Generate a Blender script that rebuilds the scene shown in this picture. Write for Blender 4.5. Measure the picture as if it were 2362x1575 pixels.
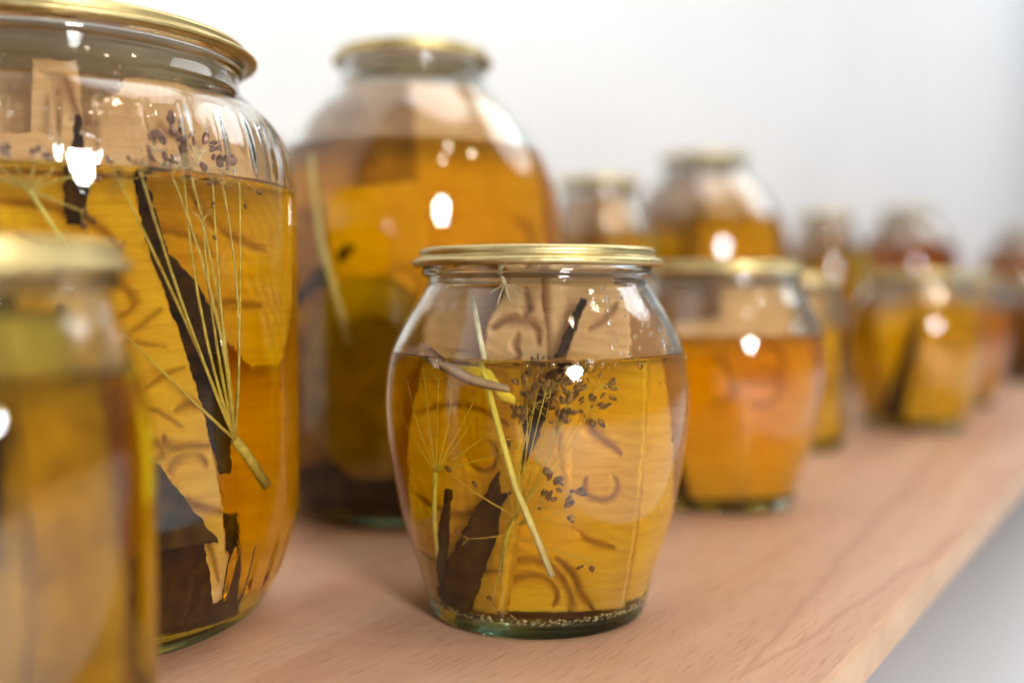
import bpy, bmesh, math, random
from mathutils import Vector, Matrix, noise as mnoise

# ------------------------------------------------------------------ camera, light, exposure
sc = bpy.context.scene
for o in list(bpy.data.objects):
    bpy.data.objects.remove(o)
MM = 0.001
cam_d = bpy.data.cameras.new('camera')
cam = bpy.data.objects.new('camera', cam_d)
sc.collection.objects.link(cam)
sc.camera = cam
cam.location = (0, 0, 0.110)
cam.rotation_euler = (math.radians(90) - math.atan(122.5 / 2297.0), 0, 0)
cam_d.lens = 35.0
cam_d.sensor_width = 36.0 * 2362 / 2363.2
cam_d.clip_start = 0.01
cam_d.clip_end = 50
cam_d.dof.use_dof = True
cam_d.dof.focus_distance = 0.302
cam_d.dof.aperture_fstop = 3.1
cam_d.dof.aperture_blades = 0

w = bpy.data.worlds.new('World')
sc.world = w
w.use_nodes = True
bg = w.node_tree.nodes['Background']
bg.inputs[0].default_value = (0.93, 0.96, 1.0, 1)
bg.inputs[1].default_value = 0.25


def lamp(name, kind, loc, target, energy, color, size, spread=None):
    d = bpy.data.lights.new(name, kind)
    d.energy = energy
    d.color = color
    if kind == 'AREA':
        d.shape = 'DISK'
        d.size = size
        if spread:
            d.spread = math.radians(spread)
    else:
        d.shadow_soft_size = size
    o = bpy.data.objects.new(name, d)
    sc.collection.objects.link(o)
    o.location = loc
    v = Vector(target) - Vector(loc)
    o.rotation_euler = v.to_track_quat('-Z', 'Y').to_euler()
    return o


# round soft lamp behind the camera (the white disc mirrored in every jar)
lamp('round_soft_lamp', 'AREA', (0.70, -1.06, 0.52), (0.05, 0.5, 0.08), 38, (1.0, 0.985, 0.97), 0.30)
# soft unseen light over the shelf, in place of ceiling bounce
lamp('overhead_light', 'AREA', (0.40, 0.72, 2.0), (0.20, 0.80, 0.1), 15, (0.98, 0.99, 1.0), 1.2)
lamp('overhead_light', 'AREA', (2.1, 2.0, 2.1), (1.6, 2.2, 0.0), 62, (0.96, 0.985, 1.0), 2.2)  # added unseen light, brightens the far right of the wall
# small warm ceiling spots
for i, p in enumerate([(0.62, -0.10, 1.55), (1.05, 0.05, 1.5), (0.80, -0.75, 1.7)]):
    lamp('warm_ceiling_spot', 'AREA', p, (0.1, 0.5, 0.0), 2.5, (1.0, 0.80, 0.55), 0.06)

sc.view_settings.view_transform = 'Standard'
sc.view_settings.look = 'None'
sc.view_settings.exposure = -0.17
sc.view_settings.gamma = 1.0
cy = sc.cycles
cy.max_bounces = 20
cy.transmission_bounces = 18
cy.glossy_bounces = 8
cy.diffuse_bounces = 5
cy.volume_bounces = 0
cy.transparent_max_bounces = 16
cy.caustics_reflective = False
cy.caustics_refractive = True
cy.sample_clamp_indirect = 160.0
cy.blur_glossy = 0.3
cy.use_adaptive_sampling = True
cy.adaptive_threshold = 0.02
cy.use_denoising = True
try:
    cy.denoiser = 'OPENIMAGEDENOISE'
    cy.denoising_input_passes = 'RGB_ALBEDO_NORMAL'
    cy.denoising_prefilter = 'ACCURATE'
except Exception:
    pass

# ------------------------------------------------------------------ material helpers
UX, UY = 0.565, 0.825          # direction of the shelf on the ground
NX, NY = 0.825, -0.565         # its outward normal (towards the free edge)


def new_mat(name):
    m = bpy.data.materials.new(name)
    m.use_nodes = True
    nt = m.node_tree
    for n in list(nt.nodes):
        nt.nodes.remove(n)
    out = nt.nodes.new('ShaderNodeOutputMaterial')
    return m, nt, out


def N(nt, typ, **kw):
    n = nt.nodes.new(typ)
    for k, v in kw.items():
        if k.startswith('i_'):
            key = k[2:]
            key = int(key) if key.isdigit() else key.replace('_', ' ')
            n.inputs[key].default_value = v
        else:
            setattr(n, k, v)
    return n


def ramp(nt, fac, stops, interp='LINEAR'):
    r = nt.nodes.new('ShaderNodeValToRGB')
    r.color_ramp.interpolation = interp
    el = r.color_ramp.elements
    while len(el) > 1:
        el.remove(el[-1])
    el[0].position = stops[0][0]
    el[0].color = stops[0][1]
    for p, c in stops[1:]:
        e = el.new(p)
        e.color = c
    nt.links.new(fac, r.inputs[0])
    return r


def g4(*c):
    return (c[0], c[1], c[2], 1.0) if len(c) == 3 else (c[0], c[0], c[0], 1.0)


def mat_glass():
    m, nt, out = new_mat('clear_glass')
    g = N(nt, 'ShaderNodeBsdfGlass', i_Roughness=0.0, i_IOR=1.5, i_Color=(0.976, 0.992, 0.985, 1))
    tc = N(nt, 'ShaderNodeTexCoord')
    n1 = N(nt, 'ShaderNodeTexNoise', i_Scale=55.0, i_Detail=1.5)
    n2 = N(nt, 'ShaderNodeTexNoise', i_Scale=900.0, i_Detail=2.0)
    nt.links.new(tc.outputs['Object'], n1.inputs['Vector'])
    nt.links.new(tc.outputs['Object'], n2.inputs['Vector'])
    b1 = N(nt, 'ShaderNodeBump', i_Strength=0.035, i_Distance=0.004)
    b2 = N(nt, 'ShaderNodeBump', i_Strength=0.05, i_Distance=0.0004)
    nt.links.new(n1.outputs['Fac'], b1.inputs['Height'])
    nt.links.new(n2.outputs['Fac'], b2.inputs['Height'])
    nt.links.new(b1.outputs[0], b2.inputs['Normal'])
    nt.links.new(b2.outputs[0], g.inputs['Normal'])
    # the thick foot of the jar is visibly green, the thin wall is not
    sp = N(nt, 'ShaderNodeSeparateXYZ')
    nt.links.new(tc.outputs['Object'], sp.inputs[0])
    r = ramp(nt, sp.outputs[2], [(0.0, g4(0.55, 0.68, 0.61)), (0.0045, g4(0.74, 0.84, 0.79)), (0.009, g4(0.976, 0.992, 0.985))])
    nt.links.new(r.outputs[0], g.inputs['Color'])
    nt.links.new(g.outputs[0], out.inputs['Surface'])
    return m


def mat_liquid(name, col, dens):
    m, nt, out = new_mat(name)
    g = N(nt, 'ShaderNodeBsdfGlass', i_Roughness=0.0, i_IOR=1.345, i_Color=(1, 1, 1, 1))
    # the face that touches the glass bends light by the ratio of the two indices, the free surface by the full index
    at = N(nt, 'ShaderNodeAttribute', attribute_name='free_surface')
    mr = N(nt, 'ShaderNodeMapRange')
    mr.inputs['To Min'].default_value = 1.345 / 1.5
    mr.inputs['To Max'].default_value = 1.345
    nt.links.new(at.outputs['Fac'], mr.inputs['Value'])
    nt.links.new(mr.outputs[0], g.inputs['IOR'])
    a = N(nt, 'ShaderNodeVolumeAbsorption', i_Color=g4(*col), i_Density=dens)
    nt.links.new(g.outputs[0], out.inputs['Surface'])
    nt.links.new(a.outputs[0], out.inputs['Volume'])
    m.cycles.homogeneous_volume = True
    return m


def mat_brass():
    m, nt, out = new_mat('gold_lacquered_tin')
    p = N(nt, 'ShaderNodeBsdfPrincipled', i_Metallic=1.0, i_Roughness=0.27)
    tc = N(nt, 'ShaderNodeTexCoord')
    n1 = N(nt, 'ShaderNodeTexNoise', i_Scale=60.0, i_Detail=3.0)
    n2 = N(nt, 'ShaderNodeTexNoise', i_Scale=1400.0, i_Detail=2.0)
    nt.links.new(tc.outputs['Object'], n1.inputs['Vector'])
    nt.links.new(tc.outputs['Object'], n2.inputs['Vector'])
    r = ramp(nt, n1.outputs['Fac'], [(0.3, g4(0.48, 0.375, 0.16)), (0.7, g4(0.57, 0.46, 0.22))])
    nt.links.new(r.outputs[0], p.inputs['Base Color'])
    rr = ramp(nt, n1.outputs['Fac'], [(0.3, g4(0.30)), (0.75, g4(0.48))])
    nt.links.new(rr.outputs[0], p.inputs['Roughness'])
    b = N(nt, 'ShaderNodeBump', i_Strength=0.12, i_Distance=0.0005)
    b1 = N(nt, 'ShaderNodeBump', i_Strength=0.25, i_Distance=0.002)
    nt.links.new(n1.outputs['Fac'], b1.inputs['Height'])
    nt.links.new(n2.outputs['Fac'], b.inputs['Height'])
    nt.links.new(b1.outputs[0], b.inputs['Normal'])
    nt.links.new(b.outputs[0], p.inputs['Normal'])
    nt.links.new(p.outputs[0], out.inputs['Surface'])
    return m


def mat_slice():
    """pale carved wood-like slice: grain streaks, brown tint along the carved lines (vertex attribute)"""
    m, nt, out = new_mat('pale_carved_slice')
    tc = N(nt, 'ShaderNodeTexCoord')
    mp = N(nt, 'ShaderNodeMapping')
    mp.inputs['Scale'].default_value = (45, 45, 420)
    mp.inputs['Rotation'].default_value = (0, 0.35, 0)
    nt.links.new(tc.outputs['Object'], mp.inputs['Vector'])
    n1 = N(nt, 'ShaderNodeTexNoise', i_Scale=1.0, i_Detail=4.0, i_Roughness=0.6, i_Distortion=0.7)
    nt.links.new(mp.outputs[0], n1.inputs['Vector'])
    n2 = N(nt, 'ShaderNodeTexNoise', i_Scale=45.0, i_Detail=3.0)
    nt.links.new(tc.outputs['Object'], n2.inputs['Vector'])
    r1 = ramp(nt, n1.outputs['Fac'], [(0.28, g4(0.76, 0.42, 0.165)), (0.5, g4(0.88, 0.54, 0.235)), (0.72, g4(0.92, 0.61, 0.29))])
    r2 = ramp(nt, n2.outputs['Fac'], [(0.3, g4(0.88, 0.80, 0.70)), (0.65, g4(1.0, 1.0, 1.0))])
    mul = N(nt, 'ShaderNodeMix', data_type='RGBA', blend_type='MULTIPLY')
    mul.inputs[0].default_value = 0.7
    nt.links.new(r1.outputs[0], mul.inputs[6])
    nt.links.new(r2.outputs[0], mul.inputs[7])
    at = N(nt, 'ShaderNodeAttribute', attribute_name='groove_brown')  # brown deepens towards the middle of each carved line
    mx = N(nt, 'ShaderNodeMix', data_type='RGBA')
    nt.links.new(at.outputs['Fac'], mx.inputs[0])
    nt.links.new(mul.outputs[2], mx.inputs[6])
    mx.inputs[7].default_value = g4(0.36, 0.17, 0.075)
    d = N(nt, 'ShaderNodeBsdfPrincipled', i_Roughness=0.55)
    d.inputs['Specular IOR Level'].default_value = 0.15
    nt.links.new(mx.outputs[2], d.inputs['Base Color'])
    t = N(nt, 'ShaderNodeBsdfTranslucent')
    nt.links.new(mx.outputs[2], t.inputs['Color'])
    ms = N(nt, 'ShaderNodeMixShader')
    ms.inputs[0].default_value = 0.30
    nt.links.new(d.outputs[0], ms.inputs[1])
    nt.links.new(t.outputs[0], ms.inputs[2])
    b = N(nt, 'ShaderNodeBump', i_Strength=0.12, i_Distance=0.0005)
    nt.links.new(n1.outputs['Fac'], b.inputs['Height'])
    nt.links.new(b.outputs[0], d.inputs['Normal'])
    nt.links.new(ms.outputs[0], out.inputs['Surface'])
    return m


def mat_noisy(name, c1, c2, scale, rough=0.6, bump=0.2, dist=0.0005, spec=0.3, transl=0.0):
    m, nt, out = new_mat(name)
    tc = N(nt, 'ShaderNodeTexCoord')
    n1 = N(nt, 'ShaderNodeTexNoise', i_Scale=scale, i_Detail=4.0)
    nt.links.new(tc.outputs['Object'], n1.inputs['Vector'])
    r = ramp(nt, n1.outputs['Fac'], [(0.35, g4(*c1)), (0.65, g4(*c2))])
    p = N(nt, 'ShaderNodeBsdfPrincipled', i_Roughness=rough)
    p.inputs['Specular IOR Level'].default_value = spec
    nt.links.new(r.outputs[0], p.inputs['Base Color'])
    b = N(nt, 'ShaderNodeBump', i_Strength=bump, i_Distance=dist)
    nt.links.new(n1.outputs['Fac'], b.inputs['Height'])
    nt.links.new(b.outputs[0], p.inputs['Normal'])
    if transl:
        t = N(nt, 'ShaderNodeBsdfTranslucent')
        nt.links.new(r.outputs[0], t.inputs['Color'])
        ms = N(nt, 'ShaderNodeMixShader')
        ms.inputs[0].default_value = transl
        nt.links.new(p.outputs[0], ms.inputs[1])
        nt.links.new(t.outputs[0], ms.inputs[2])
        nt.links.new(ms.outputs[0], out.inputs['Surface'])
    else:
        nt.links.new(p.outputs[0], out.inputs['Surface'])
    return m


def mat_beech():
    """object space: x along the board, y across it (metres)"""
    m, nt, out = new_mat('beech_board')
    tc = N(nt, 'ShaderNodeTexCoord')
    # broad colour drift
    mp = N(nt, 'ShaderNodeMapping')
    mp.inputs['Scale'].default_value = (3.2, 26, 10)
    nt.links.new(tc.outputs['Object'], mp.inputs['Vector'])
    n1 = N(nt, 'ShaderNodeTexNoise', i_Scale=1.0, i_Detail=5.0, i_Roughness=0.55, i_Distortion=0.5)
    nt.links.new(mp.outputs[0], n1.inputs['Vector'])
    r1 = ramp(nt, n1.outputs['Fac'], [(0.28, g4(0.42, 0.225, 0.135)), (0.5, g4(0.50, 0.29, 0.185)), (0.72, g4(0.56, 0.35, 0.23))])
    # fine streaks
    mp2 = N(nt, 'ShaderNodeMapping')
    mp2.inputs['Scale'].default_value = (60, 900, 100)
    nt.links.new(tc.outputs['Object'], mp2.inputs['Vector'])
    n2 = N(nt, 'ShaderNodeTexNoise', i_Scale=1.0, i_Detail=3.0, i_Roughness=0.7)
    nt.links.new(mp2.outputs[0], n2.inputs['Vector'])
    r2 = ramp(nt, n2.outputs['Fac'], [(0.30, g4(0.66, 0.58, 0.52)), (0.46, g4(0.97, 0.97, 0.97)), (0.7, g4(1.04, 1.04, 1.04))])
    mul = N(nt, 'ShaderNodeMix', data_type='RGBA', blend_type='MULTIPLY')
    mul.inputs[0].default_value = 0.85
    nt.links.new(r1.outputs[0], mul.inputs[6])
    nt.links.new(r2.outputs[0], mul.inputs[7])
    # cathedral figure: nested V lines opening along the board
    sep = N(nt, 'ShaderNodeSeparateXYZ')
    nt.links.new(tc.outputs['Object'], sep.inputs[0])

    def mth(op, a, b=None):
        n = N(nt, 'ShaderNodeMath', operation=op)
        for i, v in enumerate((a, b)):
            if v is None:
                continue
            if isinstance(v, (int, float)):
                n.inputs[i].default_value = v
            else:
                nt.links.new(v, n.inputs[i])
        return n.outputs[0]
    nw = N(nt, 'ShaderNodeTexNoise', i_Scale=14.0, i_Detail=2.0)
    nt.links.new(tc.outputs['Object'], nw.inputs['Vector'])
    wob = mth('MULTIPLY', mth('SUBTRACT', nw.outputs['Fac'], 0.5), 0.012)
    yy = mth('ADD', mth('SUBTRACT', sep.outputs[1], -0.1020), wob)
    tt = mth('MAXIMUM', mth('SUBTRACT', sep.outputs[0], 0.266), 0.0)
    width = mth('MULTIPLY', mth('POWER', tt, 0.88), 0.075)
    dist = mth('ABSOLUTE', mth('SUBTRACT', mth('ABSOLUTE', yy), width))
    lw = mth('ADD', mth('MULTIPLY', tt, 0.016), 0.0010)
    line = mth('MAXIMUM', mth('SUBTRACT', 1.0, mth('DIVIDE', dist, lw)), 0.0)
    line = mth('MULTIPLY', line, mth('GREATER_THAN', sep.outputs[0], 0.262))
    mx = N(nt, 'ShaderNodeMix', data_type='RGBA')
    nt.links.new(mth('MULTIPLY', line, 0.62), mx.inputs[0])
    nt.links.new(mul.outputs[2], mx.inputs[6])
    mx.inputs[7].default_value = g4(0.36, 0.185, 0.11)
    p = N(nt, 'ShaderNodeBsdfPrincipled', i_Roughness=0.42)
    p.inputs['Specular IOR Level'].default_value = 0.35
    nt.links.new(mx.outputs[2], p.inputs['Base Color'])
    b = N(nt, 'ShaderNodeBump', i_Strength=0.25, i_Distance=0.0003)
    nt.links.new(n2.outputs['Fac'], b.inputs['Height'])
    nt.links.new(b.outputs[0], p.inputs['Normal'])
    nt.links.new(p.outputs[0], out.inputs['Surface'])
    return m


M = {}
M['glass'] = mat_glass()
M['brine'] = mat_liquid('amber_brine', (0.993, 0.947, 0.0), 92)
M['brine_dark'] = mat_liquid('dark_amber_brine', (0.975, 0.865, 0.0), 100)
M['brine_deep'] = mat_liquid('deep_amber_brine', (0.985, 0.937, 0.0), 105)
M['brine_olive_dim'] = mat_liquid('olive_amber_brine_dim', (0.965, 0.90, 0.0), 120)  # denser, so the shade on the near slim jar sits in its colour
M['brine_orange'] = mat_liquid('orange_brine', (0.993, 0.90, 0.0), 100)
M['brass'] = mat_brass()
M['slice'] = mat_slice()
M['slice_brown'] = mat_noisy('brown_slice', (0.34, 0.17, 0.08), (0.66, 0.38, 0.19), 50, 0.6, 0.3, 0.0008, 0.1, 0.2)
M['slice_olive_dim'] = mat_noisy('amber_slice_dim', (0.30, 0.18, 0.012), (0.52, 0.33, 0.035), 60, 0.6, 0.3, 0.0008, 0.1, 0.2)  # darkened in place of shade on the near slim jar; olive slab too
M['bark'] = mat_noisy('dark_bark_and_shade', (0.024, 0.009, 0.003), (0.085, 0.036, 0.012), 160, 0.8, 0.5, 0.0008, 0.08, 0.2)  # bark, and the dark pieces that stand for shade at two jar bottoms
M['stalk'] = mat_noisy('dried_stalk', (0.58, 0.42, 0.22), (0.78, 0.60, 0.36), 400, 0.6, 0.3, 0.0003, 0.2, 0.2)
M['straw'] = mat_noisy('pale_straw', (0.78, 0.62, 0.30), (0.90, 0.78, 0.48), 300, 0.5, 0.3, 0.0003, 0.3, 0.15)
M['seed'] = mat_noisy('brown_seed', (0.14, 0.065, 0.045), (0.34, 0.18, 0.13), 900, 0.6, 0.6, 0.0004, 0.12)
M['peel'] = mat_noisy('yellow_peel', (0.80, 0.55, 0.20), (0.90, 0.70, 0.34), 300, 0.5, 0.3, 0.0004, 0.3, 0.2)
M['meniscus_pink'] = mat_noisy('pink_meniscus', (0.62, 0.40, 0.30), (0.76, 0.54, 0.42), 300, 0.5, 0.3, 0.0004, 0.3, 0.35)  # tint of the strip that stands in for the meniscus
mb, ntb, outb = new_mat('air_bubble')
gb = N(ntb, 'ShaderNodeBsdfGlass', i_Roughness=0.0, i_IOR=1.0 / 1.345, i_Color=(1, 1, 1, 1))
ntb.links.new(gb.outputs[0], outb.inputs['Surface'])
M['bubble'] = mb
mb, ntb, outb = new_mat('water_droplet')
gb = N(ntb, 'ShaderNodeBsdfGlass', i_Roughness=0.0, i_IOR=1.33, i_Color=(1, 1, 1, 1))
ntb.links.new(gb.outputs[0], outb.inputs['Surface'])
M['droplet'] = mb
M['sediment'] = mat_noisy('cream_sediment', (0.66, 0.50, 0.26), (0.80, 0.64, 0.38), 500, 0.8, 0.5, 0.0006, 0.1)
M['wall'] = mat_noisy('white_wall_paint', (0.735, 0.735, 0.735), (0.755, 0.755, 0.755), 6, 0.7, 0.05, 0.001, 0.2)
M['floor'] = mat_noisy('pale_grey_floor', (0.78, 0.84, 0.90), (0.80, 0.86, 0.92), 3, 0.6, 0.05, 0.001, 0.2)
M['beech'] = mat_beech()
M['beech_edge'] = mat_noisy('sanded_board_edge', (0.36, 0.22, 0.13), (0.44, 0.28, 0.17), 40, 0.5, 0.2, 0.0005)


# ------------------------------------------------------------------ mesh helpers
def link(name, me, mat, parent=None):
    o = bpy.data.objects.new(name, me)
    if mat is not None and (len(me.materials) == 0):
        me.materials.append(mat)
    sc.collection.objects.link(o)
    if parent is not None:
        o.parent = parent
    return o


def mesh_from(name, verts, faces, smooth=True, scale=MM):
    me = bpy.data.meshes.new(name)
    me.from_pydata([(a * scale, b * scale, c * scale) for a, b, c in verts], [], faces)
    if smooth:
        me.polygons.foreach_set('use_smooth', [True] * len(me.polygons))
    me.update()
    return me


def tag(o, label, cat, group=None):
    o['label'] = label
    o['category'] = cat
    if group:
        o['group'] = group
    return o


def empty(name, loc, rz=0):
    e = bpy.data.objects.new(name, None)
    e.empty_display_size = 0.02
    sc.collection.objects.link(e)
    e.location = loc
    e.rotation_euler = (0, 0, rz)
    return e


def catmull(pts, per=6):
    out = []
    n = len(pts)
    for i in range(n - 1):
        p0 = pts[max(i - 1, 0)]
        p1, p2 = pts[i], pts[i + 1]
        p3 = pts[min(i + 2, n - 1)]
        for k in range(per):
            t = k / per
            a = []
            for d in range(len(p1)):
                m1 = (p2[d] - p0[d]) * 0.5
                m2 = (p3[d] - p1[d]) * 0.5
                # limit overshoot
                lim = 1.5 * abs(p2[d] - p1[d])
                m1 = max(-lim, min(lim, m1))
                m2 = max(-lim, min(lim, m2))
                h = (2 * t**3 - 3 * t**2 + 1) * p1[d] + (t**3 - 2 * t**2 + t) * m1 + (-2 * t**3 + 3 * t**2) * p2[d] + (t**3 - t**2) * m2
                a.append(h)
            out.append(tuple(a))
    out.append(tuple(pts[-1]))
    return out


def lathe(profile, seg=96, closed=True, mod=None):
    """profile: (r, z) from the axis round to the axis; mod(r, z, angle) -> r"""
    verts, faces, rings = [], [], []
    for (r, z) in profile:
        if r < 1e-6:
            verts.append((0, 0, z))
            rings.append((len(verts) - 1,))
        else:
            s = len(verts)
            for k in range(seg):
                a = 2 * math.pi * k / seg
                rr = mod(r, z, a) if mod else r
                verts.append((rr * math.cos(a), rr * math.sin(a), z))
            rings.append(tuple(range(s, s + seg)))
    for A, B in zip(rings[:-1], rings[1:]):
        if len(A) == 1 and len(B) == 1:
            continue
        for k in range(seg):
            k2 = (k + 1) % seg
            if len(A) == 1:
                faces.append((A[0], B[k2], B[k]))
            elif len(B) == 1:
                faces.append((A[k], A[k2], B[0]))
            else:
                faces.append((A[k], A[k2], B[k2], B[k]))
    return verts, faces


def interp(tab, x):
    if x <= tab[0][0]:
        return tab[0][1]
    for (a, b), (c, d) in zip(tab[:-1], tab[1:]):
        if x <= c:
            return b + (d - b) * (x - a) / (c - a) if c > a else d
    return tab[-1][1]


# ------------------------------------------------------------------ jar kinds: outer profile (r, z) in mm from the foot up to the neck; rf, zf = finish bead
KINDS = {
    'barrel': dict(prof=[(35.0, 0.0), (36.6, 0.8), (37.4, 2.6), (38.2, 5.5), (40.9, 16), (44.5, 26.6), (47.4, 37), (49.7, 49.6), (51.3, 60), (51.9, 70),
                         (51.7, 77), (50.3, 87), (47.7, 94), (44.8, 100), (42.0, 104.6), (39.2, 109.2), (37.7, 111.4), (37.3, 113.0)],
                   rf=39.4, zf=113.6, wall=2.6, base=5.0),
    'ribbed': dict(prof=[(55.5, 0.0), (59.5, 1.6), (62.5, 5.0), (66.5, 11), (70.2, 19.5), (72.8, 29), (74.2, 40), (74.4, 60), (74.4, 90), (74.4, 120), (74.2, 138), (73.3, 149),
                         (70.8, 158), (66.6, 165), (61.2, 170), (56.8, 174.5), (55.4, 178.5), (55.3, 180.5)],
                   rf=57.2, zf=181.0, wall=3.0, base=6.0, ribs=38),
    'three_litre': dict(prof=[(58, 0.0), (61.5, 1.8), (66, 8), (71, 20), (74.2, 40), (75, 70), (75, 110), (75, 135), (73.8, 152), (70.2, 166), (64, 178.5), (55.5, 191.6), (46, 202),
                              (38.5, 210), (35.6, 214), (35.2, 217.5)],
                        rf=37.4, zf=218, wall=2.8, base=6.0),
    'slim': dict(prof=[(26, 0.0), (29.0, 1.2), (31, 5), (32.4, 12), (33, 25), (33, 45), (33, 72), (32.4, 82), (30.6, 91), (28.0, 99), (26.0, 104), (25.4, 107), (25.4, 109)],
                 rf=27.2, zf=109.5, wall=2.4, base=5.0, ribs=24),
    'tall': dict(prof=[(36, 0.0), (39.5, 1.4), (43, 8), (46, 20), (47.5, 45), (47.5, 80), (47.5, 120), (46.5, 138), (43.0, 152), (37.0, 165), (31.8, 175), (29.4, 182), (29.2, 185)],
                 rf=31.0, zf=185.6, wall=2.6, base=5.0),
}
for k in KINDS.values():
    k['smooth'] = catmull(k['prof'], 5)
    k['outer'] = [(z, r) for r, z in k['smooth']]


def inner_r(kind, z):
    K = KINDS[kind]
    return interp(K['outer'], z) - K['wall']


def rib_mod(kind):
    K = KINDS[kind]
    n = K.get('ribs')
    if not n:
        return None
    ztop = K['prof'][-1][1]
    H = K['zf']
    hi = (0.79 * H, 0.90 * H)
    lo = (0.075 * H, 0.175 * H)

    def f(r, z, a):
        amp = 0.0
        for (a0, a1) in (hi, lo):
            t = (z - a0) / (a1 - a0)
            if 0 < t < 1:
                e = min(t, 1 - t) * 5
                amp = max(amp, min(1.0, e))
        if amp <= 0:
            return r
        ph = (a * n / (2 * math.pi)) % 1.0
        # flat facets parted by a narrow groove
        groove = math.exp(-((min(ph, 1 - ph)) / 0.075) ** 2)
        flat = math.cos(math.pi / n) / math.cos((ph - 0.5) * 2 * math.pi / n) + 0.0035
        return r * (1.0 + amp * (flat - 1.0 - 0.018 * groove))
    return f


CACHE = {}


def glass_mesh(kind, level):
    if ('g', kind, level) in CACHE:
        return CACHE[('g', kind, level)]
    K = KINDS[kind]
    rf, zf, wl, bs = K['rf'], K['zf'], K['wall'], K['base']
    out = [(0, 1.6), (K['prof'][0][0] * 0.8, 1.4), (K['prof'][0][0] * 0.93, 0.5)] + list(K['smooth'])
    out += [(rf - 1.2, zf), (rf - 0.2, zf + 0.3), (rf, zf + 1.0), (rf, zf + 2.0), (rf - 0.3, zf + 2.7), (rf - 0.9, zf + 3.0), (rf - 0.9, zf + 5.2), (rf - 1.4, zf + 5.8), (rf - 2.6, zf + 5.8), (rf - 3.2, zf + 5.2)]
    inn = []
    # the dry inner wall ends at the brine line; below it the brine's own skin is the boundary
    zs = [p[1] for p in K['smooth'] if p[1] > level + 1.2] 
    for z in reversed(zs):
        inn.append((interp(K['outer'], z) - wl, z))
    inn.append((inner_r(kind, level + 0.9), level + 0.9))
    seg = K['ribs'] * 10 if K.get('ribs') else 112
    v, f = lathe(out + inn, seg, mod=rib_only_outer(kind, len(out), out))
    me = mesh_from('glass_body', v, f)
    CACHE[('g', kind, level)] = me
    return me


def rib_only_outer(kind, n_out, out):
    m = rib_mod(kind)
    if not m:
        return None
    K = KINDS[kind]

    def f(r, z, a):
        # inner wall stays smooth: it lies at least 2 mm inside the outer radius
        if r < interp(K['outer'], z) - 1.5:
            return r
        return m(r, z, a)
    return f


def lid_mesh(kind):
    if ('l', kind) in CACHE:
        return CACHE[('l', kind)]
    K = KINDS[kind]
    rf, zf = K['rf'], K['zf']
    s = rf / 39.4
    b = zf + 3.3
    prof = [(0, b + 2.9), (rf - 4.2, b + 2.9), (rf - 3.6, b + 2.6), (rf - 0.4, b + 2.6), (rf - 0.2, b + 0.3), (rf + 0.8 * s, b - 0.1), (rf + 2.2 * s, b + 0.15), (rf + 3.0 * s, b + 0.8),
            (rf + 3.15 * s, b + 1.5), (rf + 2.7 * s, b + 2.2), (rf + 1.7 * s, b + 2.75), (rf + 0.75 * s, b + 3.15), (rf + 0.45 * s, b + 3.7), (rf + 0.65 * s, b + 4.6), (rf + 0.35 * s, b + 5.5),
            (rf - 0.5 * s, b + 6.15), (rf - 1.6 * s, b + 6.3), (rf - 2.8 * s, b + 6.0), (rf - 3.5 * s, b + 5.2), (rf - 4.4 * s, b + 4.0), (rf - 7 * s, b + 3.7), (rf * 0.5, b + 3.9), (0, b + 3.9)]
    prof = catmull(prof, 3)

    def mod(r, z, a):
        if z < b + 2.6 and r > rf:
            return r + 0.10 * math.sin(a * 44) + 0.12 * math.sin(a * 3 + 1)
        return r + 0.06 * math.sin(a * 5 + 2)
    v, f = lathe(prof, 176, mod=mod)
    me = mesh_from('lid', v, f)
    CACHE[('l', kind)] = me
    return me


def liquid_mesh(kind, level):
    key = ('q', kind, level)
    if key in CACHE:
        return CACHE[key]
    K = KINDS[kind]
    bs, wl = K['base'], K['wall']
    ov = 0.0
    ri = interp(K['outer'], bs + 4) - wl
    prof = [(0, bs + 0.6 - ov), (ri * 0.6, bs - ov), (ri - 4.0 + ov, bs + 0.5 - ov), (ri - 1.8 + ov, bs + 1.6 - ov), (ri - 0.6 + ov, bs + 3.2 - ov)]
    for (r, z) in K['smooth']:
        if bs + 4.5 < z < level - 1.5:
            prof.append((r - wl + ov, z))
    rl = inner_r(kind, level)
    prof += [(inner_r(kind, level + 0.9) + ov, level + 0.9), (rl - 0.25, level + 0.8), (rl - 0.8, level + 0.35), (rl - 1.8, level + 0.08), (rl - 4, level), (rl * 0.75, level), (rl * 0.5, level), (rl * 0.25, level), (0, level)]
    v, f = lathe(prof, 112)
    # faint ripples of the surface
    v2 = []
    for (x, y, z) in v:
        if abs(z - level) < 0.01:
            z += 0.35 * mnoise.noise(Vector((x * 0.09, y * 0.09, level)))
        v2.append((x, y, z))
    me = mesh_from('brine', v2, f)
    n_top = 8 * 112
    at = me.attributes.new('free_surface', 'FLOAT', 'FACE')
    at.data.foreach_set('value', [0.0] * (len(f) - n_top) + [1.0] * n_top)
    CACHE[key] = me
    return me


def jar(kind, level, x, y, label, group, rz=0.0):
    JK[(x, y)] = kind
    j = empty('glass_jar', (x * MM, y * MM, 0.0003), rz)
    tag(j, label, 'jar', group)
    link('glass_body', glass_mesh(kind, level), M['glass'], j)
    link('lid', lid_mesh(kind), M['brass'], j)
    return j


def brine(kind, level, x, y, label, mat='brine'):
    me = liquid_mesh(kind, level)
    if len(me.materials) and me.materials[0] is not M[mat]:
        me = me.copy()
        me.materials.clear()
    o = link('brine', me, M[mat])
    o.location = (x * MM, y * MM, 0.0003)
    tag(o, label, 'liquid', 'brine in the jars')
    return o


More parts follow.
